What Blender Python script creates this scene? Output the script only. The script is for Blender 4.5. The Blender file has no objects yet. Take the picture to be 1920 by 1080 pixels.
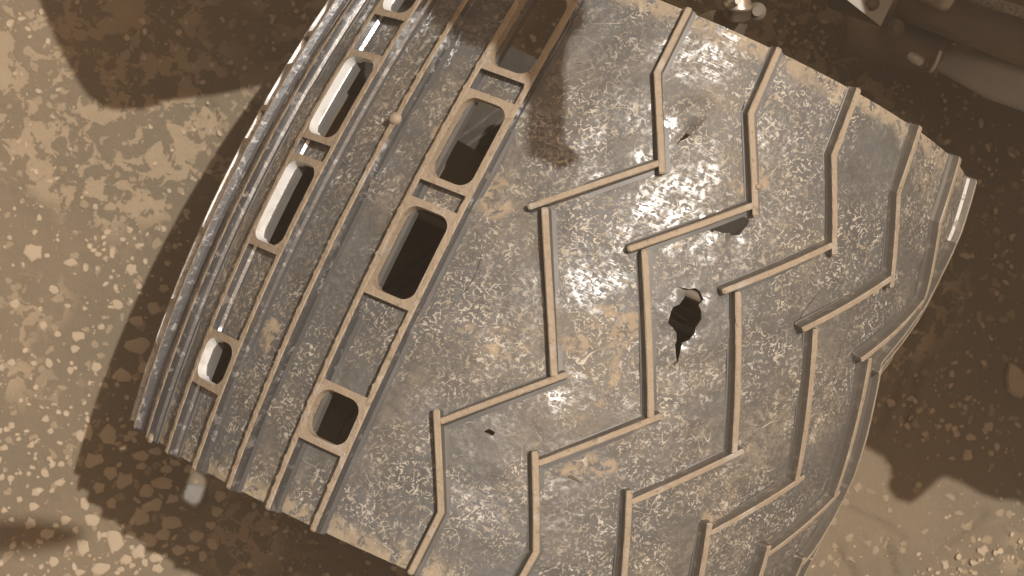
import bpy, bmesh, math, random
import numpy as np
from mathutils import Vector, Matrix, noise
from mathutils.geometry import delaunay_2d_cdt
rad = math.radians
SC = bpy.context.scene
COL = SC.collection
random.seed(7)

# ------------------------------------------------------------------ camera
RM = np.array([[0.906621, 0.419269, 0.047457],
               [-0.420415, 0.907172, 0.017021],
               [-0.035915, -0.035383, 0.998728]])        # rows: camera right, up, back
TV = np.array([0.029223, -0.012872, -1.401108])
FPX = 3709.58
RW = 0.25                                                 # wheel radius over the grouser tops
CAMP = -RM.T @ TV + np.array([0, 0, RW])                  # world: ground is z = 0
cam = bpy.data.cameras.new('camera')
cam.sensor_width = 36.0
cam.lens = FPX / 1920 * 36.0
cam.clip_start = 0.01
cam.clip_end = 200
cam.dof.use_dof = True
cam.dof.focus_distance = 1.22
cam.dof.aperture_fstop = 19.0
camo = bpy.data.objects.new('camera', cam)
COL.objects.link(camo)
m4 = Matrix(RM.T.tolist()).to_4x4()
m4.translation = Vector(CAMP)
camo.matrix_world = m4
SC.camera = camo

# ------------------------------------------------------------------ light
SUN = np.array([math.tan(rad(11.09)), math.tan(rad(15.51)), 1.0])
SUNU = SUN / np.linalg.norm(SUN)
elev = math.asin(SUNU[2])
azim = math.atan2(SUNU[0], SUNU[1])
w = bpy.data.worlds.new('World')
SC.world = w
w.use_nodes = True
nt = w.node_tree
bg = nt.nodes['Background']
sky = nt.nodes.new('ShaderNodeTexSky')
sky.sky_type = 'NISHITA'
sky.sun_disc = False
sky.sun_elevation = elev
sky.sun_rotation = azim
sky.air_density = 1.0
sky.dust_density = 8.0
sky.ozone_density = 0.0
tint = nt.nodes.new('ShaderNodeMix')
tint.data_type = 'RGBA'
tint.blend_type = 'MULTIPLY'
tint.inputs[0].default_value = 1.0
tint.inputs[7].default_value = (1.0, 0.80, 0.59, 1)        # butterscotch dust in the air
nt.links.new(sky.outputs[0], tint.inputs[6])
nt.links.new(tint.outputs[2], bg.inputs[0])
bg.inputs[1].default_value = 0.068
sun = bpy.data.lights.new('sun', 'SUN')
sun.energy = 4.0
sun.angle = rad(0.5)
sun.color = (1.0, 0.975, 0.925)
suno = bpy.data.objects.new('sun', sun)
suno.rotation_euler = Vector(SUNU).to_track_quat('Z', 'Y').to_euler()
suno.location = Vector(SUNU) * 5
COL.objects.link(suno)
SC.view_settings.view_transform = 'Standard'
SC.view_settings.look = 'None'
SC.view_settings.exposure = 0.0
SC.view_settings.gamma = 1.0
SC.render.engine = 'CYCLES'

# ------------------------------------------------------------------ measuring
KS = 0.92253                     # the wheel's outline is this much shorter along the picture's vertical
CROWN = 0.0178
HG = 0.0075                      # grouser height
RS = RW - HG                     # skin radius at the middle


def rs_at(s):
    return RS - CROWN * (s / 0.2) ** 2


FLAT_S = [-.2, -.12, -.102, -.082, -.06, -.03, 0.0, .023, .05, .075, .105, .14, .16, .19]
FLAT_D = [0, .0005, .0018, .0030, .0034, .0052, .0100, .0148, .0205, .0144, .0082, .0036, .0012, 0]


def buckled(r, phi, s):
    """the wheel's side beyond the fifth zigzag is pushed in: nearly flat there"""
    a = math.degrees(phi) % 360
    if not 44 < a < 108:
        return r
    d = float(np.interp(s, FLAT_S, FLAT_D))
    c = (r - d) / math.cos(rad(a - 76))
    k = .0025 * min(1, (a - 44) / 6, (108 - a) / 6) * min(1, d / .004)
    if k < 1e-6:
        return min(r, c)
    return .5 * (r + c - math.sqrt((r - c) ** 2 + k * k)) if d > 0 else r


def wp(phi, s, h=0.0):
    """wheel surface (radians, metres along the axle, height over the skin) -> world"""
    r = buckled(rs_at(s), phi, s) + h
    P = np.array([r * math.sin(phi), s, r * math.cos(phi)])
    C = RM @ P + TV
    C[1] *= KS
    P = RM.T @ (C - TV)
    return (P[0], P[1], P[2] + RW)


def px_wheel(x, y, h=0.0):
    """photograph pixel -> (phi, s) on the wheel at height h over the skin"""
    d = RM.T @ np.array([(x - 960) / FPX, -(y - 540) / FPX / KS, -1.0])
    d /= np.linalg.norm(d)
    o = -RM.T @ TV
    ts = np.linspace(1.05, 1.5, 4000)
    P = o + ts[:, None] * d
    g = np.hypot(P[:, 0], P[:, 2]) - (RS + h - CROWN * (P[:, 1] / .2) ** 2)
    i = int(np.argmax(g < 0)) if g.min() < 0 else int(g.argmin())
    return math.atan2(P[i, 0], P[i, 2]), P[i, 1]


def px_z(x, y, z=0.0):
    """photograph pixel -> world point at height z"""
    d = RM.T @ np.array([(x - 960) / FPX, -(y - 540) / FPX, -1.0])
    t = (z - CAMP[2]) / d[2]
    return Vector(CAMP + t * d)


def along_sun(p, z):
    p = np.array(p)
    return Vector(p + SUN * (z - p[2]))


# ------------------------------------------------------------------ materials
def new_mat(name):
    m = bpy.data.materials.new(name)
    m.use_nodes = True
    return m, m.node_tree, m.node_tree.nodes['Principled BSDF']


class NB:
    """tiny node helper"""
    def __init__(self, tree, coord='Object'):
        self.t = tree
        tc = tree.nodes.new('ShaderNodeTexCoord')
        self.co = tc.outputs[coord]

    def node(self, kind, **kw):
        n = self.t.nodes.new(kind)
        for k, v in kw.items():
            setattr(n, k, v)
        return n

    def link(self, a, b):
        self.t.links.new(a, b)

    def mapped(self, scale, rot=(0, 0, 0), loc=(0, 0, 0)):
        n = self.node('ShaderNodeMapping')
        n.inputs['Scale'].default_value = scale
        n.inputs['Rotation'].default_value = rot
        n.inputs['Location'].default_value = loc
        self.link(self.co, n.inputs[0])
        return n.outputs[0]

    def turned(self, r, scale, loc):
        a = self.mapped((1, 1, 1), rot=(0, 0, r))
        n = self.node('ShaderNodeMapping')
        n.inputs['Scale'].default_value = scale
        n.inputs['Location'].default_value = loc
        self.link(a, n.inputs[0])
        return n.outputs[0]

    def noise(self, scale, detail=2, rough=.5, dist=0, co=None, sub=0):
        n = self.node('ShaderNodeTexNoise')
        n.inputs['Scale'].default_value = scale
        n.inputs['Detail'].default_value = detail
        n.inputs['Roughness'].default_value = rough
        n.inputs['Distortion'].default_value = dist
        self.link(co or self.co, n.inputs['Vector'])
        return n.outputs[0]

    def vor(self, scale, co=None, feature='F1', out='Distance', rand=1.0):
        n = self.node('ShaderNodeTexVoronoi', feature=feature)
        n.inputs['Scale'].default_value = scale
        n.inputs['Randomness'].default_value = rand
        self.link(co or self.co, n.inputs['Vector'])
        return n.outputs[out]

    def step(self, v, a, b):
        n = self.node('ShaderNodeMapRange')
        n.interpolation_type = 'SMOOTHSTEP'
        n.inputs[1].default_value = a
        n.inputs[2].default_value = b
        self.link(v, n.inputs[0])
        return n.outputs[0]

    def rng(self, v, a, b, c, d):
        n = self.node('ShaderNodeMapRange')
        n.inputs[1].default_value = a
        n.inputs[2].default_value = b
        n.inputs[3].default_value = c
        n.inputs[4].default_value = d
        self.link(v, n.inputs[0])
        return n.outputs[0]

    def math(self, op, a, b=None):
        n = self.node('ShaderNodeMath', operation=op)
        for i, v in enumerate((a, b)):
            if v is None:
                continue
            if isinstance(v, (int, float)):
                n.inputs[i].default_value = v
            else:
                self.link(v, n.inputs[i])
        return n.outputs[0]

    def mix(self, f, a, b):
        n = self.node('ShaderNodeMix', data_type='RGBA')
        for i, v in ((0, f), (6, a), (7, b)):
            if isinstance(v, (int, float)):
                n.inputs[i].default_value = v
            elif isinstance(v, tuple):
                n.inputs[i].default_value = v + (1,) if len(v) == 3 else v
            else:
                self.link(v, n.inputs[i])
        return n.outputs[2]

    def fmix(self, f, a, b):
        n = self.node('ShaderNodeMix', data_type='FLOAT')
        for i, v in ((0, f), (2, a), (3, b)):
            if isinstance(v, (int, float)):
                n.inputs[i].default_value = v
            else:
                self.link(v, n.inputs[i])
        return n.outputs[0]

    def bump(self, h, strength=.3, dist=.001, prev=None):
        n = self.node('ShaderNodeBump')
        n.inputs['Strength'].default_value = strength
        n.inputs['Distance'].default_value = dist
        self.link(h, n.inputs['Height'])
        if prev is not None:
            self.link(prev, n.inputs['Normal'])
        return n.outputs[0]


DUST = (0.50, 0.345, 0.205)
PALE = (0.62, 0.50, 0.35)


def mat_skin():
    m, t, b = new_mat('worn_aluminium_skin')
    n = NB(t, 'UV')
    big = n.noise(9, 3, .6)
    mid = n.noise(58, 2, .6)
    brush = n.noise(1, 2, .6, co=n.mapped((22, 900, 1)))
    fine = n.noise(300, 1.5, .55, .5)
    med = n.noise(125, 3, .65, .7, co=n.mapped((1, 1, 1), loc=(3, 1, 0)))
    dens = n.step(n.noise(16, 3, .65, co=n.mapped((1, 1, 1), loc=(5, 0, 0))), .34, .62)
    metal = n.mix(n.step(mid, .3, .7), (.125, .116, .106), (.155, .145, .134))
    metal = n.mix(n.step(big, .40, .66), metal, (.152, .134, .113))
    # short straight scratches, each set in its own direction
    scr = None
    for k, (r, sx_, sy_, th) in enumerate(((.35, 170, 640, .655), (1.15, 210, 700, .66), (2.0, 150, 600, .655), (2.75, 190, 620, .66))):
        v = n.step(n.noise(1, 1, .5, 0, co=n.turned(r, (sx_, sy_, 1), (k * 13.7, k * 5.1, 0))), th, th + .03)
        scr = v if scr is None else n.math('MAXIMUM', scr, v)
    chips = n.math('MAXIMUM', n.step(fine, .618, .642), n.step(med, .635, .665))
    ln = n.math('ABSOLUTE', n.math('SUBTRACT', n.noise(40, 1, .5, .6, co=n.mapped((1, 1, 1), loc=(17, 5, 0))), .5))
    hair = n.math('MULTIPLY', n.step(ln, .006, .002), n.step(n.noise(27, 1, .6, co=n.mapped((1, 1, 1), loc=(4, 5, 0))), .58, .62))
    fleck = n.math('MAXIMUM', n.math('MULTIPLY', n.math('MAXIMUM', scr, chips), n.rng(dens, 0, 1, .10, .95)), hair)
    film = n.math('MULTIPLY', n.step(big, .46, .66), n.step(med, .40, .58))
    patch = n.math('MULTIPLY', n.step(n.noise(15, 3, .6, .4, co=n.mapped((1, 1, 1), loc=(2, 9, 0))), .635, .69), n.step(med, .40, .54))
    fcol = n.mix(n.step(n.noise(70, 1), .38, .62), (.37, .30, .215), (.60, .53, .43))
    # rubbed bright areas
    pol = n.math('MULTIPLY', n.step(n.noise(19, 2, .6, co=n.mapped((1, 1, 1), loc=(8, 3, 0))), .43, .60), n.step(n.math('ADD', n.math('MULTIPLY', brush, .3), n.math('MULTIPLY', fine, .7)), .42, .56))
    col = metal
    col = n.mix(n.math('MULTIPLY', film, .5), col, (.27, .218, .155))
    col = n.mix(n.math('MULTIPLY', fleck, .9), col, fcol)
    col = n.mix(n.math('MULTIPLY', patch, .8), col, (.39, .29, .19))
    # dust drift along both edges
    sx = n.node('ShaderNodeSeparateXYZ')
    n.link(n.co, sx.inputs[0])
    av = n.math('ABSOLUTE', sx.outputs[1])
    edge = n.math('MULTIPLY', n.step(n.math('ADD', av, n.math('MULTIPLY', mid, .026)), .195, .209), n.step(med, .38, .5))
    col = n.mix(n.math('MULTIPLY', edge, .8), col, (.37, .285, .19))
    n.link(col, b.inputs['Base Color'])
    dusty = n.math('MINIMUM', n.math('ADD', n.math('MULTIPLY', fleck, .5), n.math('ADD', n.math('MULTIPLY', film, .7), n.math('ADD', patch, edge))), 1)
    n.link(n.fmix(dusty, .30, .05), b.inputs['Metallic'])
    n.link(n.fmix(dusty, .62, .8), b.inputs['Roughness'])
    n.link(n.math('MULTIPLY', n.math('MULTIPLY', pol, .9), n.math('SUBTRACT', 1, n.math('MULTIPLY', dusty, .8))), b.inputs['Coat Weight'])
    b.inputs['Coat Roughness'].default_value = .30
    b.inputs['Coat IOR'].default_value = 2.0
    hgt = n.math('ADD', n.math('MULTIPLY', brush, .00008), n.math('ADD', n.math('MULTIPLY', mid, .0016), n.math('MULTIPLY', fine, .00022)))
    nb = n.bump(hgt, 1.0, 1.0)
    n.link(nb, b.inputs['Normal'])
    n.link(nb, b.inputs['Coat Normal'])
    return m


def mat_grouser(name, c1, c2, metallic, rough):
    m, t, b = new_mat(name)
    n = NB(t)
    metal = n.mix(n.noise(60, 2), c1, c2)
    f = n.math('MULTIPLY', n.step(n.noise(120, 3, .65), .54, .70), .5)
    n.link(n.mix(f, metal, (.26, .20, .14)), b.inputs['Base Color'])
    n.link(n.fmix(f, metallic, .05), b.inputs['Metallic'])
    n.link(n.fmix(f, rough, .8), b.inputs['Roughness'])
    n.link(n.bump(n.noise(300, 2, .6), .2, .0005), b.inputs['Normal'])
    return m


def mat_dusty():
    m, t, b = new_mat('dusty_worn_grouser_top')
    n = NB(t)
    c = n.mix(n.noise(70, 4, .65), (.285, .212, .145), (.43, .338, .24))
    c = n.mix(n.step(n.noise(35, 4, .7, co=n.mapped((1, 1, 1), loc=(2, 7, 1))), .55, .70), c, (.42, .36, .295))
    c = n.mix(n.step(n.noise(230, 3, .6, co=n.mapped((1, 1, 1), loc=(5, 0, 1))), .58, .72), c, (.25, .18, .12))
    n.link(c, b.inputs['Base Color'])
    b.inputs['Roughness'].default_value = .7
    b.inputs['Metallic'].default_value = .15
    n.link(n.bump(n.noise(330, 4, .65), .6, .0012), b.inputs['Normal'])
    return m


def mat_holewall():
    m, t, b = new_mat('sunlit_machined_hole_wall')  # brightness of the sunlit walls is put into this base colour
    n = NB(t)
    c = n.mix(n.step(n.noise(45, 4, .6), .50, .72), (.74, .725, .70), (.56, .46, .35))
    n.link(c, b.inputs['Base Color'])
    b.inputs['Roughness'].default_value = .55
    b.inputs['Metallic'].default_value = .25
    n.link(n.bump(n.noise(300, 3), .2, .0006), b.inputs['Normal'])
    return m


def mat_simple(name, c1, c2, scale=40, rough=.6, metal=0.0, bump=.3, bd=.002, bscale=120):
    m, t, b = new_mat(name)
    n = NB(t)
    n.link(n.mix(n.step(n.noise(scale, 4, .6), .35, .65), c1, c2), b.inputs['Base Color'])
    b.inputs['Roughness'].default_value = rough
    b.inputs['Metallic'].default_value = metal
    n.link(n.bump(n.noise(bscale, 4, .65), bump, bd), b.inputs['Normal'])
    return m


def mat_ground():
    m, t, b = new_mat('martian_bedrock_and_dust')
    n = NB(t)
    base = n.mix(n.step(n.noise(5, 4, .55), .35, .65), (.172, .138, .096), (.212, .162, .106))
    base = n.mix(n.math('MULTIPLY', n.noise(160, 3, .6), .35), base, (.16, .12, .08))
    # flat tan crust and flakes, broken outlines
    wob = n.node('ShaderNodeVectorMath', operation='ADD')
    n.link(n.co, wob.inputs[0])
    nz = n.node('ShaderNodeTexNoise')
    nz.inputs['Scale'].default_value = 60
    nz.inputs['Detail'].default_value = 3
    n.link(n.co, nz.inputs['Vector'])
    sc = n.node('ShaderNodeVectorMath', operation='SCALE')
    sc.inputs['Scale'].default_value = .02
    n.link(nz.outputs[1], sc.inputs[0])
    n.link(sc.outputs[0], wob.inputs[1])
    co = wob.outputs[0]
    crust = n.step(n.noise(58, 4, .6, .4, co=co), .515, .522)
    dt = n.node('ShaderNodeVectorMath', operation='DOT_PRODUCT')
    a0, a1 = px_z(230, 640), px_z(130, 240)
    dv = (a1 - a0) / (a1 - a0).length_squared
    n.link(n.co, dt.inputs[0])
    dt.inputs[1].default_value = dv
    near = n.math('SUBTRACT', dt.outputs['Value'], a0.dot(dv))
    reg = n.step(n.math('ADD', n.noise(4.5, 3, .55, co=n.mapped((1, 1, 1), loc=(1.3, .4, 0))), n.math('MULTIPLY', n.math('MINIMUM', n.math('MAXIMUM', near, -.3), 1), .17)), .50, .60)
    crust = n.math('MULTIPLY', crust, reg)
    vf = n.node('ShaderNodeTexVoronoi')
    vf.inputs['Scale'].default_value = 95
    n.link(co, vf.inputs['Vector'])
    cell = n.node('ShaderNodeSeparateColor')
    n.link(vf.outputs['Color'], cell.inputs[0])
    fl = n.math('MULTIPLY', n.step(vf.outputs['Distance'], .34, .28), n.step(cell.outputs[0], .52, .53))
    tan = n.math('MAXIMUM', crust, n.math('MULTIPLY', fl, .8))
    tcol = n.mix(n.noise(40, 3), (.315, .237, .154), (.365, .275, .182))
    n.link(n.mix(n.math('MULTIPLY', tan, .85), base, tcol), b.inputs['Base Color'])
    b.inputs['Roughness'].default_value = .95
    b.inputs['Specular IOR Level'].default_value = .15
    bp = n.bump(tan, .5, .0015)
    bp = n.bump(n.noise(140, 5, .7), .5, .004, bp)
    n.link(bp, b.inputs['Normal'])
    return m


M = dict(skin=mat_skin(), side=mat_grouser('aluminium_rib_side', (.22, .22, .225), (.28, .28, .285), .90, .22),
         zigside=mat_grouser('shaded_zigzag_side', (.145, .127, .106), (.185, .162, .135), .45, .45), dusty=mat_dusty(), wall=mat_holewall(), ground=mat_ground(),  # zigzag walls: darker copy of the rib side, their shade put into the colour
         pebble=mat_simple('tan_pebble', (.385, .292, .195), (.465, .357, .246), 60, .9, 0, .35, .002, 160),
         pale=mat_simple('pale_grey_stone', (.185, .17, .145), (.24, .22, .185), 50, .8, 0, .2, .002, 120),
         dark=mat_simple('dusty_dark_metal', (.19, .15, .112), (.25, .195, .14), 18, .65, .2, .15, .002, 200),
         grey=mat_simple('dusty_grey_paint', (.40, .365, .325), (.47, .42, .36), 14, .5, .1, .1, .002, 150),
         white=mat_simple('pale_coated_metal', (.66, .61, .54), (.72, .66, .58), 40, .45, .2, .1, .001, 200),
         brass=mat_simple('dusty_bright_steel', (.55, .47, .38), (.48, .34, .22), 60, .38, .75, .2, .001, 200),
         cable=mat_simple('braided_cable', (.30, .25, .19), (.45, .39, .31), 400, .7, 0, .8, .003, 500),
         foot=mat_simple('clean_machined_strip', (.125, .117, .108), (.155, .146, .136), 40, .55, .4, .12, .0006, 260),
         inskin=mat_simple('bare_inner_skin', (.115, .096, .078), (.15, .125, .10), 20, .30, .5, .5, .006, 25),
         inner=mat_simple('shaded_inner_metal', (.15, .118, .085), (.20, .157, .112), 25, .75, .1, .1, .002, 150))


# ------------------------------------------------------------------ object helpers
def link_mesh(name, me, parent=None, loc=None):
    o = bpy.data.objects.new(name, me)
    COL.objects.link(o)
    if parent is not None:
        o.parent = parent
    if loc is not None:
        o.location = loc
    return o


def obj(name, verts, faces, mats, parent=None, fm=None, smooth=None):
    me = bpy.data.meshes.new(name)
    me.from_pydata([tuple(v) for v in verts], [], faces)
    for mt in (mats if isinstance(mats, (list, tuple)) else [mats]):
        me.materials.append(mt)
    if fm is not None:
        me.polygons.foreach_set('material_index', fm)
    if smooth is not None:
        if smooth is True:
            me.polygons.foreach_set('use_smooth', [True] * len(me.polygons))
        else:
            me.polygons.foreach_set('use_smooth', smooth)
    me.update()
    return link_mesh(name, me, parent)


def thing(name, label, cat, loc=(0, 0, 0), group=None):
    o = bpy.data.objects.new(name, None)
    COL.objects.link(o)
    o.location = loc
    o.empty_display_size = .05
    return tag(o, label, cat, group)


def tag(o, label, cat, group=None):
    o['label'] = label
    o['category'] = cat
    if group:
        o['group'] = group
    return o


# ------------------------------------------------------------------ ground
def ground_h(x, y):
    p = Vector((x, y, 0))
    h = .0035 * noise.noise(p * 9) + .0016 * noise.noise(p * 33 + Vector((3, 1, 0))) + .0008 * noise.noise(p * 90)
    d = math.hypot(x, y)
    h += .03 * noise.noise(p * .8 + Vector((0, 0, 4))) * min(1, max(0, (d - .7) / 2))
    return h - .001


def build_ground():
    # fine lattice round the wheel, coarser and coarser away from it
    def axis():
        a = list(np.arange(-.66, .66001, .0042))
        st, v = .008, .66
        out = []
        while v < 12:
            st *= 1.16
            v += st
            out.append(v)
        return [-v for v in reversed(out)] + a + out
    xs = axis()
    ys = axis()
    nx, ny = len(xs), len(ys)
    # cracks in the bedrock slab at the lower right: narrow grooves
    cracks = []
    for pts in ([(1560, 948), (1600, 965), (1650, 985), (1690, 1010)], [(1655, 1010), (1668, 1045), (1672, 1080)],
                [(1568, 1025), (1575, 1050), (1595, 1070), (1600, 1085)], [(1845, 960), (1820, 985), (1780, 1010), (1755, 1025)],
                [(390, 190), (402, 222), (410, 250)], [(360, 215), (375, 232)], [(1700, 690), (1650, 800)], [(1780, 560), (1720, 700), (1700, 790)],
                [(1740, 500), (1710, 620)]):
        cracks += [(px_z(*a), px_z(*b)) for a, b in zip(pts[:-1], pts[1:])]
    X, Y = np.meshgrid(np.array(xs), np.array(ys))
    Zc = np.zeros_like(X)
    for a, b in cracks:
        dx, dy = b.x - a.x, b.y - a.y
        k = np.clip(((X - a.x) * dx + (Y - a.y) * dy) / (dx * dx + dy * dy), 0, 1)
        d = np.hypot(X - a.x - k * dx, Y - a.y - k * dy)
        Zc = np.minimum(Zc, -.006 * np.clip(1 - d / .0042, 0, 1))
    V = [(x, y, ground_h(x, y) + float(Zc[j, i])) for j, y in enumerate(ys) for i, x in enumerate(xs)]
    F = [(j * nx + i, j * nx + i + 1, (j + 1) * nx + i + 1, (j + 1) * nx + i) for j in range(ny - 1) for i in range(nx - 1)]
    g = obj('ground', V, F, M['ground'], smooth=True)
    g['kind'] = 'structure'
    g['label'] = 'dusty brown martian bedrock with tan flakes'
    return g


build_ground()


# ------------------------------------------------------------------ the wheel
wheel = thing('rover_wheel', 'dented and punctured dusty aluminium wheel with raised zigzag grousers', 'wheel', (0, 0, 0))

S_PHI = [-20.7, -29.05, -37.3, -45.75, -54.35, -63.3, -72.3, -80.6]      # straight grousers, right to left
G_PHI = [-11.42 + 14.87 * k for k in range(20)]                           # zigzag grousers, left to right
G_PHI = [g for g in G_PHI if g < 360 - 80.6 - 22]
SEDGE = 0.1985


def rrect(u0, u1, v0, v1, r, n=6):
    P = []
    for cx, cy, a0 in ((u1 - r, v1 - r, 0), (u0 + r, v1 - r, 90), (u0 + r, v0 + r, 180), (u1 - r, v0 + r, 270)):
        for k in range(n + 1):
            a = rad(a0 + 90 * k / n)
            P.append((cx + r * math.cos(a), cy + r * math.sin(a)))
    return P


MORSE = [  # (left straight grouser, right straight grouser, hole spans along the axle)
    (1, 0, [(-.1445, -.1130), (-.0430, .0160), (.0375, .0945), (.1185, .1765)]),
    (4, 3, [(-.1435, -.1145), (-.0430, .0160), (.0370, .0965), (.1335, .1640)]),
    (7, 6, [(-.1400, -.1110), (-.0500, .0170), (.0490, .0790), (.1110, .1400)]),
]
HOLES = []           # polygons in (u, v) cut from the skin
frames = []
for a, b, spans in MORSE:
    u0 = rad(S_PHI[a]) * RS + .0027
    u1 = rad(S_PHI[b]) * RS - .0027
    for v0, v1 in spans:
        frames.append((a, b, v0, v1, rrect(u0, u1, v0, v1, .0085)))
        HOLES.append(rrect(u0 - .0003, u1 + .0003, v0 - .0003, v1 + .0003, .0085))


def px_uv(x, y):
    p, s = px_wheel(x, y)
    return (p * RS, s)


def zoomed(pts, ox, oy, k):
    return [px_uv(ox + x / k, oy + y / k) for x, y in pts]


def sliver(pts, wdt):
    P = [px_uv(*p) for p in pts]
    L, R = [], []
    for i, p in enumerate(P):
        a = P[max(0, i - 1)]
        b = P[min(len(P) - 1, i + 1)]
        dx, dy = b[0] - a[0], b[1] - a[1]
        l = math.hypot(dx, dy)
        k = wdt * (.25 if i in (0, len(P) - 1) else 1) * random.uniform(.7, 1.2)
        L.append((p[0] - dy / l * k, p[1] + dx / l * k))
        R.append((p[0] + dy / l * k, p[1] - dx / l * k))
    return L + R[::-1]


TEARS = [
    zoomed([(300, 105), (400, 150), (385, 230), (310, 300), (240, 330), (210, 380), (185, 515), (250, 560), (300, 625), (300, 720),
            (275, 750), (280, 850), (286, 940), (250, 995), (300, 955), (330, 850), (370, 740), (430, 705), (495, 630), (500, 570),
            (560, 470), (555, 380), (535, 310), (600, 250), (560, 160), (500, 120), (430, 130)], 1220, 520, 6),
    zoomed([(150, 540), (230, 700), (310, 800), (350, 745), (420, 765), (520, 805), (690, 800), (750, 860), (950, 860),
            (990, 760), (1060, 640), (1150, 520), (1000, 400), (700, 380), (400, 470)], 1310, 370, 12),
    zoomed([(470, 630), (570, 660), (520, 720), (460, 790), (330, 850), (250, 930), (215, 985), (270, 880), (400, 740)], 1240, 170, 9),
    [px_uv(*p) for p in ((908, 808), (918, 804), (928, 810), (926, 816), (916, 817), (910, 814))],
]
CRACKS = [sliver([(905, 457), (901, 487), (893, 510), (882, 533), (875, 543), (857, 557)], .00022),
          sliver([(1537, 547), (1526, 562), (1511, 583), (1500, 601), (1491, 612), (1493, 630)], .00045),
          sliver([(1549, 320), (1546, 360), (1548, 405)], .0004),
          sliver([(1396, 190), (1392, 205), (1393, 222)], .0004),
          sliver([(1325, 190), (1325, 218), (1312, 236), (1304, 242)], .0004),
          sliver([(1081, 119), (1090, 118)], .0006)]
HOLES += TEARS + CRACKS
TEARPTS = np.array([p for t in TEARS[:3] for p in t])
FLAP = px_uv(1306, 212)


def inside(pts, poly):
    pts = np.asarray(pts)
    poly = np.asarray(poly)
    x, y = pts[:, 0], pts[:, 1]
    c = np.zeros(len(pts), bool)
    j = len(poly) - 1
    for i in range(len(poly)):
        xi, yi = poly[i]
        xj, yj = poly[j]
        if yi != yj:
            c ^= ((yi > y) != (yj > y)) & (x < (xj - xi) * (y - yi) / (yj - yi) + xi)
        j = i
    return c


def dent(u, v):
    p = Vector((u * 26, v * 26, 2.0))
    d = .0019 * noise.noise(p) + .0007 * noise.noise(p * 2.3)
    k = float(np.min((TEARPTS[:, 0] - u) ** 2 + (TEARPTS[:, 1] - v) ** 2)) ** .5
    if k < .014:
        d += (1 - k / .014) ** 2 * (.0042 * noise.noise(Vector((u * 110, v * 110, 7))) - .0006)
    du, dv = u - FLAP[0], v - FLAP[1]
    r2 = (du * du + dv * dv) / .011 ** 2
    if r2 < 1:
        side = du - .15 * dv
        d += (1 - r2) * (.0030 if side < .0066 else -.0015)
    return d


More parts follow.
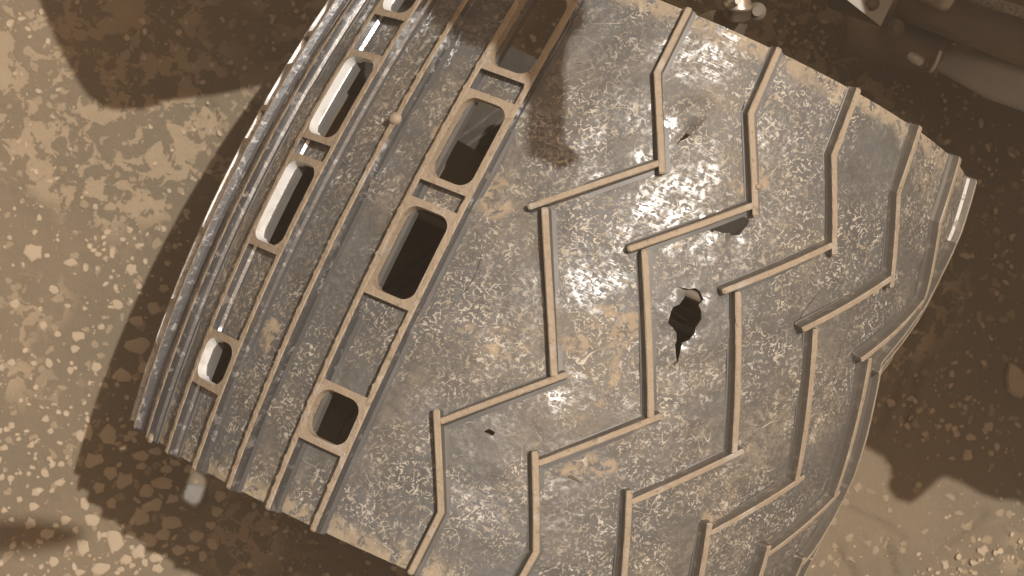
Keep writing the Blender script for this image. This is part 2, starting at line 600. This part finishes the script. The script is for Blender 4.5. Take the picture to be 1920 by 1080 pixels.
def build_skin():
    UM = math.pi * RS
    pts = []
    fine0, fine1 = rad(-92) * RS, rad(84) * RS
    us = [-UM]
    while us[-1] < UM - .004:
        st = .0042 if fine0 - .02 < us[-1] < fine1 else .016
        us.append(min(us[-1] + st, UM))
    if us[-1] < UM:
        us[-1] = UM
    nv = 96
    vs = [-SEDGE + 2 * SEDGE * k / nv for k in range(nv + 1)]
    loops = HOLES
    lv = np.array([p for l in loops for p in l])
    rng = random.Random(3)
    verts, edges = [], []
    ncol = len(us)
    # outer frame
    top = [(u, SEDGE) for u in us]
    bot = [(u, -SEDGE) for u in us]
    left = [(-UM, v) for v in vs[1:-1]]
    right = [(UM, v) for v in vs[1:-1]]
    ring = bot + right + top[::-1] + left[::-1]
    verts += ring
    edges += [(i, (i + 1) % len(ring)) for i in range(len(ring))]
    for l in loops:
        b = len(verts)
        verts += l
        edges += [(b + i, b + (i + 1) % len(l)) for i in range(len(l))]
    g = []
    for i, u in enumerate(us[1:-1]):
        fine = fine0 - .02 < u < fine1
        for j, v in enumerate(vs[1:-1]):
            if not fine and j % 4:
                continue
            a = .0007 if fine else 0
            g.append((u + rng.uniform(-a, a), v + rng.uniform(-a, a)))
    g = np.array(g)
    dmin = np.full(len(g), 9.)
    for k in range(0, len(lv), 50):
        d = np.hypot(g[:, None, 0] - lv[None, k:k + 50, 0], g[:, None, 1] - lv[None, k:k + 50, 1]).min(1)
        dmin = np.minimum(dmin, d)
    verts += [tuple(p) for p in g[dmin > .0013]]
    r = delaunay_2d_cdt([Vector(v) for v in verts], edges, [], 0, 1e-7)
    V2 = np.array([tuple(v) for v in r[0]])
    F = np.array([f for f in r[2]])
    cen = V2[F].mean(1)
    keep = np.ones(len(F), bool)
    for l in loops:
        a = np.array(l)
        box = (cen[:, 0] > a[:, 0].min()) & (cen[:, 0] < a[:, 0].max()) & (cen[:, 1] > a[:, 1].min()) & (cen[:, 1] < a[:, 1].max())
        idx = np.nonzero(box)[0]
        if len(idx):
            keep[idx[inside(cen[idx], a)]] = False
    F = F[keep]
    # orientation: make the outside face outwards
    e1 = V2[F[:, 1]] - V2[F[:, 0]]
    e2 = V2[F[:, 2]] - V2[F[:, 0]]
    flip = (e1[:, 0] * e2[:, 1] - e1[:, 1] * e2[:, 0]) > 0
    F[flip] = F[flip][:, ::-1]
    F = F[:, ::-1]
    dn = [dent(u, v) if abs(v) < .197 else 0.0 for u, v in V2]
    thick = .0011
    outer = [wp(u / RS, v, d) for (u, v), d in zip(V2, dn)]
    inner = [wp(u / RS, v, d - thick) for (u, v), d in zip(V2, dn)]
    n = len(outer)
    faces = [tuple(int(i) for i in f) for f in F]
    faces2 = [(f[2] + n, f[1] + n, f[0] + n) for f in faces]
    cnt = {}
    for f in faces:
        for a, b in ((f[0], f[1]), (f[1], f[2]), (f[2], f[0])):
            k = (min(a, b), max(a, b))
            cnt[k] = (None if k in cnt else (a, b))
    V = outer + inner
    uv = [tuple(p) for p in V2] * 2
    rim = []
    for e in cnt.values():
        if e is None:
            continue
        a, b = e
        if abs(abs(V2[a][0]) - UM) < 1e-6 and abs(abs(V2[b][0]) - UM) < 1e-6:
            continue
        k = len(V)
        V += [outer[b], outer[a], inner[a], inner[b]]
        uv += [tuple(V2[b]), tuple(V2[a]), tuple(V2[a]), tuple(V2[b])]
        rim.append((k, k + 1, k + 2, k + 3))
    allf = faces + faces2 + rim
    o = obj('skin', V, allf, [M['skin'], M['inskin']], wheel, [0] * len(faces) + [1] * len(faces2) + [0] * len(rim), smooth=[True] * (len(faces) * 2) + [False] * len(rim))
    lay = o.data.uv_layers.new(name='surface')
    li = np.empty(len(o.data.loops), int)
    o.data.loops.foreach_get('vertex_index', li)
    lay.data.foreach_set('uv', np.array(uv)[li].ravel())
    return o


build_skin()


# ---- grousers
def densify(path, step=.0045):
    out = [path[0]]
    for a, b in zip(path[:-1], path[1:]):
        n = max(1, int(math.hypot(b[0] - a[0], b[1] - a[1]) / step))
        for k in range(1, n + 1):
            out.append((a[0] + (b[0] - a[0]) * k / n, a[1] + (b[1] - a[1]) * k / n))
    return out


def sweep(V, F, FM, SM, path, width, h, rough=.00018, seed=0, foot=True, step=.0045):
    """a ridge along a path on the wheel surface; slot 0 metal sides, slot 1 worn top"""
    P = densify(path, step)
    for end, nx_ in ((0, 1), (-1, -2)):
        a, b = P[end], P[nx_]
        l = math.hypot(b[0] - a[0], b[1] - a[1])
        P.insert(1 if end == 0 else -1, (a[0] + (b[0] - a[0]) * .0012 / l, a[1] + (b[1] - a[1]) * .0012 / l))
    w2 = width / 2
    prof = [(-w2 - .0042, -.0040, 0), (-w2 - .0039, .00035, 0), (-w2 - .0012, .0006, 0), (-w2 - .0002, .0026, 0), (-w2, h - .0006, 0), (-w2 + .0006, h, 1),
            (w2 - .0006, h, 1), (w2, h - .0006, 0), (w2 + .0002, .0026, 0), (w2 + .0010, .0005, 0), (w2 + .0019, .0002, 0), (w2 + .0022, -.0040, 0)]
    if not foot:
        prof = [(-w2, -.0040, 0)] + prof[4:8] + [(w2, -.0040, 0)]
    m = len(prof)
    base = len(V)
    for i, p in enumerate(P):
        a = P[max(0, i - 1)]
        b = P[min(len(P) - 1, i + 1)]
        d1 = (p[0] - a[0], p[1] - a[1]) if i else (b[0] - p[0], b[1] - p[1])
        d2 = (b[0] - p[0], b[1] - p[1]) if i < len(P) - 1 else d1
        l1, l2 = math.hypot(*d1), math.hypot(*d2)
        t = (d1[0] / l1 + d2[0] / l2, d1[1] / l1 + d2[1] / l2)
        l = math.hypot(*t)
        t = (t[0] / l, t[1] / l)
        c = max(.6, t[0] * d1[0] / l1 + t[1] * d1[1] / l1)
        nx, ny = -t[1] / c, t[0] / c
        for j, (o, hh, _) in enumerate(prof):
            top = hh > h - .001
            q = Vector((p[0] * 400 + seed, p[1] * 400, j * 3.1))
            jo = rough * 1.6 * noise.noise(q) if hh > h - .0001 else 0
            jh = -abs(rough * 1.2 * noise.noise(q * .7 + Vector((9, 9, 0)))) if hh > h - .0001 else 0
            o *= .72 if i in (0, len(P) - 1) else 1.0
            hh = hh - .0008 if (i in (0, len(P) - 1) and top) else hh
            u, v = p[0] + nx * (o + jo * 2), p[1] + ny * (o + jo * 2)
            V.append(wp(u / RS, v, hh + jh))
    for i in range(len(P) - 1):
        for j in range(m - 1):
            a = base + i * m + j
            F.append((a, a + m, a + m + 1, a + 1))
            istop = prof[j][1] > h - .001 and prof[j + 1][1] > h - .001
            FM.append(1 if istop else (2 if max(prof[j][1], prof[j + 1][1]) < .001 else 0))
            SM.append(False)
    e = base + (len(P) - 1) * m
    F.append(tuple(base + j for j in range(m)))
    F.append(tuple(e + j for j in reversed(range(m))))
    FM += [0, 0]
    SM += [False, False]


PAT = dict(A=(6.91, -.2000), B=(6.98, -.1558), C=(0.0, -.0974), J=(1.1, -.1042), D=(12.6, -.0503), E=(1.0, .0453), F=(12.56, .0998),
           T=(6.5, .1521), H=(6.41, .2000), d=(14.0, -.0454), e=(-1.1, .0411), f=(13.5, .0936))
GW = .0042


def grouser_zigzag(g0, k):
    V, F, FM, SM = [], [], [], []

    def p(*ks):
        return [(rad(g0 + PAT[q][0]) * RS, PAT[q][1]) for q in ks]
    sweep(V, F, FM, SM, p('A', 'B', 'C'), GW, HG, seed=k)
    sweep(V, F, FM, SM, p('J', 'd'), GW * .97, HG - .00025, seed=k + 3)
    sweep(V, F, FM, SM, p('D', 'E'), GW, HG - .00005, seed=k + 5)
    sweep(V, F, FM, SM, p('e', 'F'), GW * .97, HG - .00030, seed=k + 7)
    sweep(V, F, FM, SM, p('f', 'T', 'H'), GW, HG, seed=k + 9)
    return obj('zigzag_grouser', V, F, [M['zigside'], M['dusty'], M['foot']], wheel, FM, SM)


for k, g0 in enumerate(G_PHI):
    grouser_zigzag(g0, k * 11)


def straight(phi, k):
    V, F, FM, SM = [], [], [], []
    u = rad(phi) * RS
    sweep(V, F, FM, SM, [(u, -.2005), (u, .2)], .0038, HG, rough=.00050, seed=k, step=.0024)
    return obj('straight_grouser', V, F, [M['side'], M['dusty'], M['foot']], wheel, FM, SM)


for k, ph in enumerate(S_PHI + [-90.5]):
    straight(ph, 100 + k * 13)


# ---- raised frames round the row of holes
def frame(a, b, v0, v1, loop):
    bw = .0047
    uL, uR = rad(S_PHI[a]) * RS + .0012, rad(S_PHI[b]) * RS - .0012
    out = []
    n = 8
    for k in range(n):
        out.append((uL + (uR - uL) * k / n, v0 - bw))
    nl = max(4, int((v1 - v0) / .006))
    for k in range(nl):
        out.append((uR, v0 - bw + (v1 - v0 + 2 * bw) * k / nl))
    for k in range(n):
        out.append((uR - (uR - uL) * k / n, v1 + bw))
    for k in range(nl):
        out.append((uL, v1 + bw - (v1 - v0 + 2 * bw) * k / nl))
    # the loop runs anticlockwise; add points along its long sides so that it follows the crown
    lp = []
    for i, p in enumerate(loop):
        q = loop[(i + 1) % len(loop)]
        l = math.hypot(q[0] - p[0], q[1] - p[1])
        m = max(1, int(l / .006))
        lp += [(p[0] + (q[0] - p[0]) * k / m, p[1] + (q[1] - p[1]) * k / m) for k in range(m)]
    no, ni = len(out), len(lp)
    vv = [Vector(p) for p in out + lp]
    ee = [(i, (i + 1) % no) for i in range(no)] + [(no + i, no + (i + 1) % ni) for i in range(ni)]
    r = delaunay_2d_cdt(vv, ee, [], 0, 1e-7)
    R2 = np.array([tuple(v) for v in r[0]])
    FF = np.array([f for f in r[2]])
    cen = R2[FF].mean(1)
    FF = FF[~inside(cen, lp)]
    h = HG - .0004
    V, F, FM = [], [], []
    for u, v in R2:
        V.append(wp(u / RS, v, h + .00025 * noise.noise(Vector((u * 300, v * 300, 1)))))
    for f in FF:
        f = [int(i) for i in f]
        A, B, C = (R2[i] for i in f)
        if (B[0] - A[0]) * (C[1] - A[1]) - (B[1] - A[1]) * (C[0] - A[0]) < 0:
            f.reverse()
        F.append(tuple(f))
        FM.append(1)
    for poly, mi, sgn in ((out, 0, 1), (lp, 2, -1)):
        b0 = len(V)
        k = len(poly)
        c = (np.mean([p[0] for p in poly]), np.mean([p[1] for p in poly]))
        for u, v in poly:
            V.append(wp(u / RS, v, h))
        for u, v in poly:
            f = 1.0 if mi == 0 else .985
            V.append(wp((c[0] + (u - c[0]) * f) / RS, c[1] + (v - c[1]) * f, -.0012))
        for i in range(k):
            j = (i + 1) % k
            q = (b0 + i, b0 + k + i, b0 + k + j, b0 + j)
            F.append(q if sgn > 0 else q[::-1])
            FM.append(mi)
    return obj('hole_frame', V, F, [M['side'], M['dusty'], M['dusty'] if a == 1 else M['wall']], wheel, FM)  # first column's walls catch less sun: painted with the duller top material


for fr in frames:
    frame(*fr)


# ---- clods of dust stuck to the ridges
def clod(x, y, size, hgt, name='dust_clod'):
    ph, s = px_wheel(x, y, HG)
    V, F = [], []
    n = 9
    for ring, (k, z) in enumerate(((1, -.0008), (.95, .35), (.6, .85))):
        for i in range(n):
            a = 2 * math.pi * i / n
            r = size * k * (1 + .28 * noise.noise(Vector((math.cos(a) * 1.7 + x, math.sin(a) * 1.7 + y, ring))))
            V.append(wp(ph + r * math.cos(a) / RS, s + r * math.sin(a), HG - .0002 + (z if z < 0 else z * hgt)))
    V.append(wp(ph, s, HG + hgt))
    for ring in range(2):
        for i in range(n):
            a, b = ring * n + i, ring * n + (i + 1) % n
            F.append((a, b, b + n, a + n))
    F += [(2 * n + i, 2 * n + (i + 1) % n, 3 * n) for i in range(n)]
    return obj(name, V, F, M['dusty'], wheel, smooth=True)


clod(741, 222, .0046, .0030)
clod(1422, 350, .0022, .0016)
clod(281, 822, .0035, .0012)


# ---- inside: stiffening rings, hub and curved flexures
def ring_part(name, s0, s1, r0, r1, mat, n=72):
    V, F = [], []
    for i in range(n):
        a = 2 * math.pi * i / n
        for r, s in ((r1, s0), (r1, s1), (r0, s1), (r0, s0)):
            V.append(wp(a, s, r - rs_at(s)))
    for i in range(n):
        a, b = i * 4, (i + 1) % n * 4
        for j in range(4):
            F.append((a + j, a + (j + 1) % 4, b + (j + 1) % 4, b + j))
    return obj(name, V, F, mat, wheel, smooth=[(i % 4) in (0, 2) for i in range(len(F))])


ring_part('stiffening_ring', .030, .036, .222, .238, M['inner'])
ring_part('stiffening_ring', -.105, -.099, .222, .237, M['inner'])
ring_part('hub', .05, .19, .035, .062, M['inner'])
ring_part('hub_cap', .045, .05, .0, .060, M['inner'], 40)
for k in range(6):
    V, F = [], []
    m = 14
    for i in range(m + 1):
        t = i / m
        r = .060 + .168 * t
        a = 2 * math.pi * k / 6 + .62 + .5 * math.sin(math.pi * t) + .35 * t
        for da, s in ((-.003, .034), (.003, .034), (.003, .075), (-.003, .075)):
            V.append(wp(a + da / r, s, r - rs_at(s)))
    for i in range(m):
        for j in range(4):
            a, b = i * 4 + j, i * 4 + (j + 1) % 4
            F.append((a, b, b + 4, a + 4))
    F += [(3, 2, 1, 0), (m * 4, m * 4 + 1, m * 4 + 2, m * 4 + 3)]
    obj('flexure_spoke', V, F, M['inner'], wheel)


# ------------------------------------------------------------------ stones
def stone_mesh(name, seed, mat, hgt=.30):
    r = random.Random(seed)
    n = r.choice((7, 8, 9, 10))
    V, F = [], []
    rr = [r.uniform(.68, 1.12) for _ in range(n)]
    aa = [2 * math.pi * (i + r.uniform(-.28, .28)) / n for i in range(n)]
    for k, z in ((1.0, -.25), (1.0, hgt * .45), (.80, hgt)):
        for i in range(n):
            q = rr[i] * k * r.uniform(.96, 1.04)
            V.append((q * math.cos(aa[i]), q * math.sin(aa[i]), z * r.uniform(.8, 1.15)))
    V.append((r.uniform(-.2, .2), r.uniform(-.2, .2), hgt * r.uniform(.98, 1.25)))
    for ring in range(2):
        for i in range(n):
            a, b = ring * n + i, ring * n + (i + 1) % n
            F.append((a, b, b + n, a + n))
    F += [(2 * n + i, 2 * n + (i + 1) % n, 3 * n) for i in range(n)]
    me = bpy.data.meshes.new(name)
    me.from_pydata(V, [], F)
    me.materials.append(mat)
    return me


STONES = [stone_mesh('pebble_shape', 20 + k, M['pebble'], .22 + .03 * (k % 4)) for k in range(12)]
PPM = FPX / CAMP[2]


def place_stone(name, me, x, y, wx, wy, rot, label, group=None, zs=1.0, cat='pebble'):
    p = px_z(x, y, 0)
    o = link_mesh(name, me)
    z = ground_h(p.x, p.y)
    o.location = (p.x, p.y, z - .0002)
    sx, sy = wx / PPM / 2, wy / PPM / 2
    o.scale = (sx, sy, min(sx, sy) * zs)
    o.rotation_euler = (0, 0, rot + math.atan2(RM[0, 1], RM[0, 0]))
    tag(o, label, cat, group)
    return o


LIT = 'flat tan pebble on the sunlit ground left of the wheel'
SHD = 'flat tan pebble in the dark shadow beside the lower left of the wheel'
RSH = 'small tan pebble on the shaded ground right of the wheel'
Z7 = [(80, 65, 50, 50), (305, 18, 55, 55), (540, 135, 70, 95), (30, 215, 55, 45), (330, 285, 44, 38), (410, 325, 52, 45), (215, 345, 50, 40), (300, 390, 55, 62),
      (400, 452, 90, 55), (240, 515, 66, 60), (130, 568, 45, 45), (225, 615, 75, 66), (30, 635, 50, 45), (205, 725, 72, 85), (440, 705, 75, 75), (325, 798, 110, 68),
      (555, 885, 80, 125), (620, 700, 110, 90), (570, 590, 65, 95), (780, 840, 120, 165), (690, 1030, 140, 85), (850, 970, 90, 80), (935, 920, 95, 100), (1045, 960, 95, 70),
      (975, 990, 50, 60), (360, 985, 70, 75), (535, 1060, 80, 50), (1060, 1030, 80, 60), (70, 425, 50, 55), (10, 405, 45, 55), (670, 810, 38, 70), (815, 1035, 50, 40),
      (890, 1010, 45, 40), (255, 155, 50, 30), (340, 100, 40, 50), (235, 285, 28, 32), (125, 155, 40, 34), (185, 205, 30, 22), (350, 505, 42, 36), (75, 700, 45, 34)]
Z7S = [(730, 130, 120, 150), (630, 300, 130, 100), (595, 120, 65, 95), (750, 385, 105, 90), (840, 435, 120, 110), (670, 485, 85, 75), (755, 590, 75, 80), (1095, 450, 175, 105),
       (985, 510, 105, 95), (1165, 560, 75, 65), (1030, 605, 155, 85), (945, 685, 115, 120), (1160, 720, 165, 95), (1100, 800, 110, 90), (1010, 830, 110, 100), (1330, 810, 105, 85),
       (1430, 870, 75, 90), (1210, 905, 100, 75), (1290, 890, 80, 50), (1365, 955, 60, 95), (1420, 740, 75, 60), (1465, 650, 80, 80), (1485, 540, 90, 85), (950, 270, 120, 80),
       (880, 800, 75, 60), (1120, 360, 85, 60), (1270, 360, 70, 60), (1180, 320, 90, 45), (860, 150, 60, 50), (900, 120, 90, 40), (1050, 240, 90, 60), (950, 340, 75, 50)]
Z4 = [(190, 340, 110, 95), (740, 435, 65, 65), (300, 545, 66, 48), (660, 630, 62, 60), (540, 985, 62, 62), (275, 960, 48, 52), (395, 1005, 45, 48), (435, 810, 75, 62),
      (60, 960, 50, 40), (420, 885, 55, 50), (920, 210, 34, 40), (780, 530, 38, 34), (80, 630, 60, 60), (730, 215, 34, 42), (395, 395, 75, 50), (780, 300, 60, 30), (550, 348, 45, 30),
      (650, 535, 30, 48), (570, 760, 40, 40), (322, 800, 45, 40), (240, 750, 52, 60), (225, 655, 28, 34), (475, 655, 30, 28), (380, 640, 42, 26), (740, 375, 26, 30), (535, 80, 34, 40)]
Z4S = [(865, 655, 90, 85), (765, 722, 100, 66), (780, 860, 150, 95), (680, 1035, 105, 80), (920, 545, 60, 48), (985, 305, 34, 34), (1045, 112, 46, 46), (940, 400, 40, 34), (800, 990, 60, 70)]
rs = random.Random(5)
for L, ox, oy, k, lab, grp in ((Z7, 0, 780, 3.6, LIT, 'sunlit pebbles left of the wheel'), (Z7S, 0, 780, 3.6, SHD, 'pebbles in the wheel shadow'),
                               (Z4, 0, 360, 3.0, LIT, 'sunlit pebbles left of the wheel'), (Z4S, 0, 360, 3.0, SHD, 'pebbles in the wheel shadow')):
    for x, y, a, b in L:
        place_stone('pebble', rs.choice(STONES), ox + x / k, oy + y / k, a / k * 1.05, b / k * 1.05, rs.uniform(-.3, .3) + rs.choice((0, math.pi)), lab, grp, rs.uniform(.5, .9))
for x, y, a, b in ((1670, 755, 16, 22), (1708, 747, 18, 12), (1725, 770, 16, 12), (1795, 815, 16, 16), (1820, 820, 22, 16), (1815, 855, 24, 24), (1855, 800, 20, 20), (1780, 800, 18, 14),
                   (1870, 838, 12, 18), (1722, 910, 14, 16), (1768, 788, 12, 10), (1860, 850, 12, 14), (1785, 860, 10, 16), (1648, 760, 10, 14)):
    place_stone('pebble', rs.choice(STONES), x, y, a, b, rs.uniform(0, 6), RSH, 'pebbles in the shade right of the wheel', .6)
place_stone('stone', stone_mesh('stone', 3, M['pale'], .5), 364, 925, 52, 46, .5, 'pale grey stone with a tan chip lying in the wheel shadow by the lower rim', zs=.8, cat='stone')
place_stone('stone', stone_mesh('stone', 9, M['pebble'], .5), 1903, 712, 42, 80, .1, 'rough tan stone at the right edge of the picture in the shade', zs=.9, cat='stone')
place_stone('stone', stone_mesh('stone', 4, M['pebble'], .5), 1842, 1032, 19, 26, -.3, 'small tan angular stone on the sunlit rubble at the lower right corner', zs=.9, cat='stone')
place_stone('stone', stone_mesh('stone', 15, M['pebble'], .5), 1771, 1058, 16, 22, .2, 'small rounded tan stone by a dark pit below the lower right shadow edge', zs=.9, cat='stone')


def build_gravel():
    r = random.Random(11)
    V, F = [], []

    def grain(x, y, sx, sy, h):
        p = px_z(x, y, 0)
        z = ground_h(p.x, p.y)
        n = r.choice((5, 6, 7))
        b = len(V)
        a0 = r.uniform(0, 6.28)
        ca, sa = math.cos(a0), math.sin(a0)
        rr = [r.uniform(.65, 1.15) for _ in range(n)]
        for k, zz in ((1, -.0006), (.78, h)):
            for i in range(n):
                a = 2 * math.pi * i / n
                u, v = sx * k * rr[i] * math.cos(a), sy * k * rr[i] * math.sin(a)
                V.append((p.x + u * ca - v * sa, p.y + u * sa + v * ca, z + zz * r.uniform(.8, 1.2)))
        for i in range(n):
            j = (i + 1) % n
            F.append((b + i, b + j, b + n + j, b + n + i))
        F.append(tuple(b + n + i for i in range(n)))
    for _ in range(11000):
        x, y = r.uniform(-160, 2080), r.uniform(-140, 1220)
        if noise.noise(Vector((x / 170, y / 170, 3))) < r.uniform(-.5, .35):
            continue
        q = r.random() ** 2.6
        if x < 480 and y < 420 and r.random() < .55:
            continue
        s = (1.6 + 7.5 * q) / PPM
        if x > 1500 and y > 850:
            s *= .6
            if r.random() < .6:
                continue
        grain(x, y, s * r.uniform(.7, 1.4), s * r.uniform(.6, 1.0), s * r.uniform(.2, .4))
    # rubble patch at the lower right corner
    for _ in range(420):
        x, y = r.uniform(1690, 1990), r.uniform(980, 1160)
        if y < 1090 - (x - 1690) * .42 + r.uniform(-25, 25):
            continue
        s = (1.5 + 7 * r.random() ** 3) / PPM
        grain(x, y, s * r.uniform(.7, 1.3), s, s * r.uniform(.5, 1))
    o = obj('gravel', V, F, M['pebble'])
    o['kind'] = 'stuff'
    tag(o, 'fine tan grit and chips scattered over the ground', 'gravel')


build_gravel()


# ------------------------------------------------------------------ rover parts at the upper right
susp = thing('rover_suspension', 'dusty dark suspension arm with bolts and pale tube in the upper right shade', 'suspension arm', tuple(px_z(1700, 60, 0)))
SL0 = Vector(susp.location)


def lathe(name, a, b, prof, mat, parent=susp, n=28, smooth=True, org=None):
    """profile [(t along a-b, radius)] turned about the line a-b"""
    a, b = Vector(a), Vector(b)
    ax = (b - a).normalized()
    e1 = ax.orthogonal().normalized()
    e2 = ax.cross(e1)
    V, F = [], []
    org = SL0 if org is None else org
    for t, r in prof:
        c = a.lerp(b, t)
        for i in range(n):
            q = 2 * math.pi * i / n
            V.append(c + e1 * (r * math.cos(q)) + e2 * (r * math.sin(q)) - org)
    for k in range(len(prof) - 1):
        for i in range(n):
            p, q = k * n + i, k * n + (i + 1) % n
            F.append((p, q, q + n, p + n))
    F.append(tuple(reversed(range(n))))
    F.append(tuple((len(prof) - 1) * n + i for i in range(n)))
    sm = [smooth] * (len(F) - 2) + [False, False]
    return obj(name, V, F, mat, parent, smooth=sm)


def slab(name, pts, thick, mat, parent=susp, org=None):
    """flat plate from coplanar-ish world points, extruded downwards"""
    org = SL0 if org is None else org
    n = len(pts)
    V = [Vector(p) - org for p in pts] + [Vector(p) - Vector((0, 0, thick)) - org for p in pts]
    F = [tuple(range(n)), tuple(reversed(range(n, 2 * n)))]
    F += [(n + i, n + (i + 1) % n, (i + 1) % n, i) for i in range(n)]
    return obj(name, V, F, mat, parent)


# tube coming in from the right with its flange and pin
tube = lathe('strut_tube', px_z(1752, 106, .16), px_z(2080, 190, .20), [(0, .004), (0, .007), (.04, .010), (.35, .021), (1, .028)], M['grey'])
lathe('tube_flange', px_z(1751, 103, .162), px_z(1757, 105, .162), [(0, .0135), (1, .0135)], M['white'], tube)
lathe('lock_pin', px_z(1702, 100, .165), px_z(1731, 118, .165), [(0, .0015), (.1, .0036), (.5, .0044), (.9, .0036), (1, .0015)], M['white'])
lathe('pin_collar', px_z(1727, 112, .158), px_z(1752, 105, .158), [(0, .004), (.2, .0075), (1, .0085)], M['grey'])
# drum-shaped actuator housing behind
house = lathe('actuator_housing', px_z(1583, 40, .14), px_z(1770, 78, .15), [(0, .018), (0, .024), (.06, .027), (.12, .024), (.9, .027), (.94, .029), (1, .029), (1, .02)], M['dark'])
lathe('washer', px_z(1680, 51, .19), px_z(1680, 51, .194), [(0, .0062), (1, .0062)], M['dark'], house)
lathe('bolt', px_z(1679, 51, .194), px_z(1679, 51, .200), [(0, .0030), (.9, .0030), (1, .002)], M['dark'], house, n=6, smooth=False)
# folded sheet bracket
A, B, C, D, E_ = px_z(1551, -6, .25), px_z(1556, 14, .245), px_z(1651, 49, .25), px_z(1678, -6, .25), px_z(1581, -6, .275)
brk = slab('bracket', [E_, C, D], .003, M['grey'])
slab('bracket_side', [A, B, C + Vector((0, 0, -.0005)), E_ + Vector((0, 0, -.0005))], .003, M['dark'])
lathe('bolt', px_z(1635, 6, .258), px_z(1635, 6, .266), [(0, .0055), (.4, .0055), (.4, .0035), (1, .0035), (1, .002)], M['dark'], brk)
# thick arm across the corner and the cable laid along it
lathe('suspension_beam', px_z(1700, -40, .20), px_z(2050, 90, .22), [(0, .026), (.1, .030), (1, .032)], M['dark'])
lathe('beam_sleeve', px_z(1735, -30, .235), px_z(1790, -5, .235), [(0, .010), (.1, .013), (.9, .013), (1, .010)], M['brass'])
lathe('cable', px_z(1815, -8, .262), px_z(1990, 45, .262), [(0, .0042), (1, .0042)], M['cable'], n=14)
# hub nut and lug seen just past the rim
nut = lathe('hub_nut', px_z(1387, -14, .30), px_z(1381, 36, .29), [(0, .008), (.35, .0082), (.4, .0104), (.52, .0104), (.54, .0094), (.9, .0094), (1, .007)], M['brass'])
lathe('hub_nut_bore', px_z(1384, 2, .313), px_z(1384, 2, .309), [(0, .0022), (1, .0022)], M['white'], nut, n=12)
slab('lug', [px_z(1296, 36, .275), px_z(1330, 20, .285), px_z(1352, 18, .285), px_z(1372, 40, .275), px_z(1402, 46, .272), px_z(1392, 72, .262), px_z(1350, 58, .27)], .006, M['brass'])
lathe('bolt', px_z(1420, 21, .262), px_z(1420, 21, .270), [(0, .0062), (.5, .0062), (.5, .0035), (1, .0035)], M['dark'])

# ------------------------------------------------------------------ unseen plates added overhead for the rover, cut to its shadows
shade_plates = thing('rover_shade_plates', 'unseen plates added above the wheel for the rover, cut to cast the dark shadows', 'rover', tuple(px_z(1500, -900, 0)))
BO = Vector(shade_plates.location)


def overhead(name, pts, z, thick, mat):
    return slab(name, [along_sun(p, z) for p in pts], thick, mat, shade_plates, BO)


# unseen plate for the deck edge, cut to the upper left shadow
overhead('deck_shade_plate', [px_z(*p) for p in ((66, -30), (80, 15), (96, 50), (110, 85), (128, 120), (145, 150), (165, 180), (190, 200), (215, 207), (240, 207), (270, 205), (290, 200), (302, 189),
                                          (340, 186), (400, 178), (483, 163), (560, 145), (640, 120), (760, 112), (900, 120), (1060, 140), (1150, 150), (1280, -30), (1500, -500), (60, -500))], .62, .02, M['dark'])
# unseen plate for the rover's side, cut to the right-hand shadow
overhead('side_shade_plate', [px_z(*p) for p in ((1625, 838), (1660, 857), (1672, 885), (1664, 915), (1680, 937), (1705, 944), (1728, 925), (1750, 903), (1772, 894), (1800, 905), (1840, 928), (1870, 937),
                                          (1905, 938), (1940, 955), (3200, 1300), (3200, -900), (1100, -900), (1200, -90), (1250, 100), (1330, 230), (1450, 330), (1560, 420), (1600, 520), (1570, 660), (1560, 780))], .70, .02, M['dark'])
# added plate, shaped to the shadow that falls on the tread
overhead('tread_shade_plate', [wp(*px_wheel(*p)) for p in ((770, -14), (783, 7), (800, 30), (827, 53), (857, 77), (893, 90), (917, 90), (935, 118), (972, 138), (984, 170), (990, 200), (987, 245), (988, 290),
                                                    (1015, 300), (1040, 317), (1062, 316), (1076, 303), (1070, 290), (1046, 275), (1047, 240), (1050, 180), (1047, 133), (1053, 85), (1066, 70), (1084, 52), (1083, 20), (1086, -14))],
         1.05, .012, M['dark'])
# unseen plate close by the camera, cut to the soft lower left shadow
overhead('turret_shade_plate', [px_z(*p) for p in ((-60, 995), (30, 992), (85, 1002), (128, 1014), (128, 1024), (60, 1034), (-60, 1046))], 1.72, .05, M['dark'])

# ------------------------------------------------------------------ brown veil added to lift the blacks
hm = bpy.data.materials.new('black_lift_veil')
hm.use_nodes = True
hn = hm.node_tree
hn.nodes.remove(hn.nodes['Principled BSDF'])
pv = hn.nodes.new('ShaderNodeVolumePrincipled')
pv.inputs['Color'].default_value = (.86, .70, .52, 1)
pv.inputs['Density'].default_value = .050
hn.links.new(pv.outputs[0], hn.nodes['Material Output'].inputs['Volume'])
V = [(x, y, z) for z in (-1.1, 2.2) for x, y in ((-13, -13), (13, -13), (13, 13), (-13, 13))]
hz = obj('added_haze', V, [(3, 2, 1, 0), (4, 5, 6, 7), (0, 1, 5, 4), (1, 2, 6, 5), (2, 3, 7, 6), (3, 0, 4, 7)], hm)
hz['kind'] = 'stuff'
tag(hz, 'thin brown veil added over the whole scene to lift the dark tones', 'added_haze')
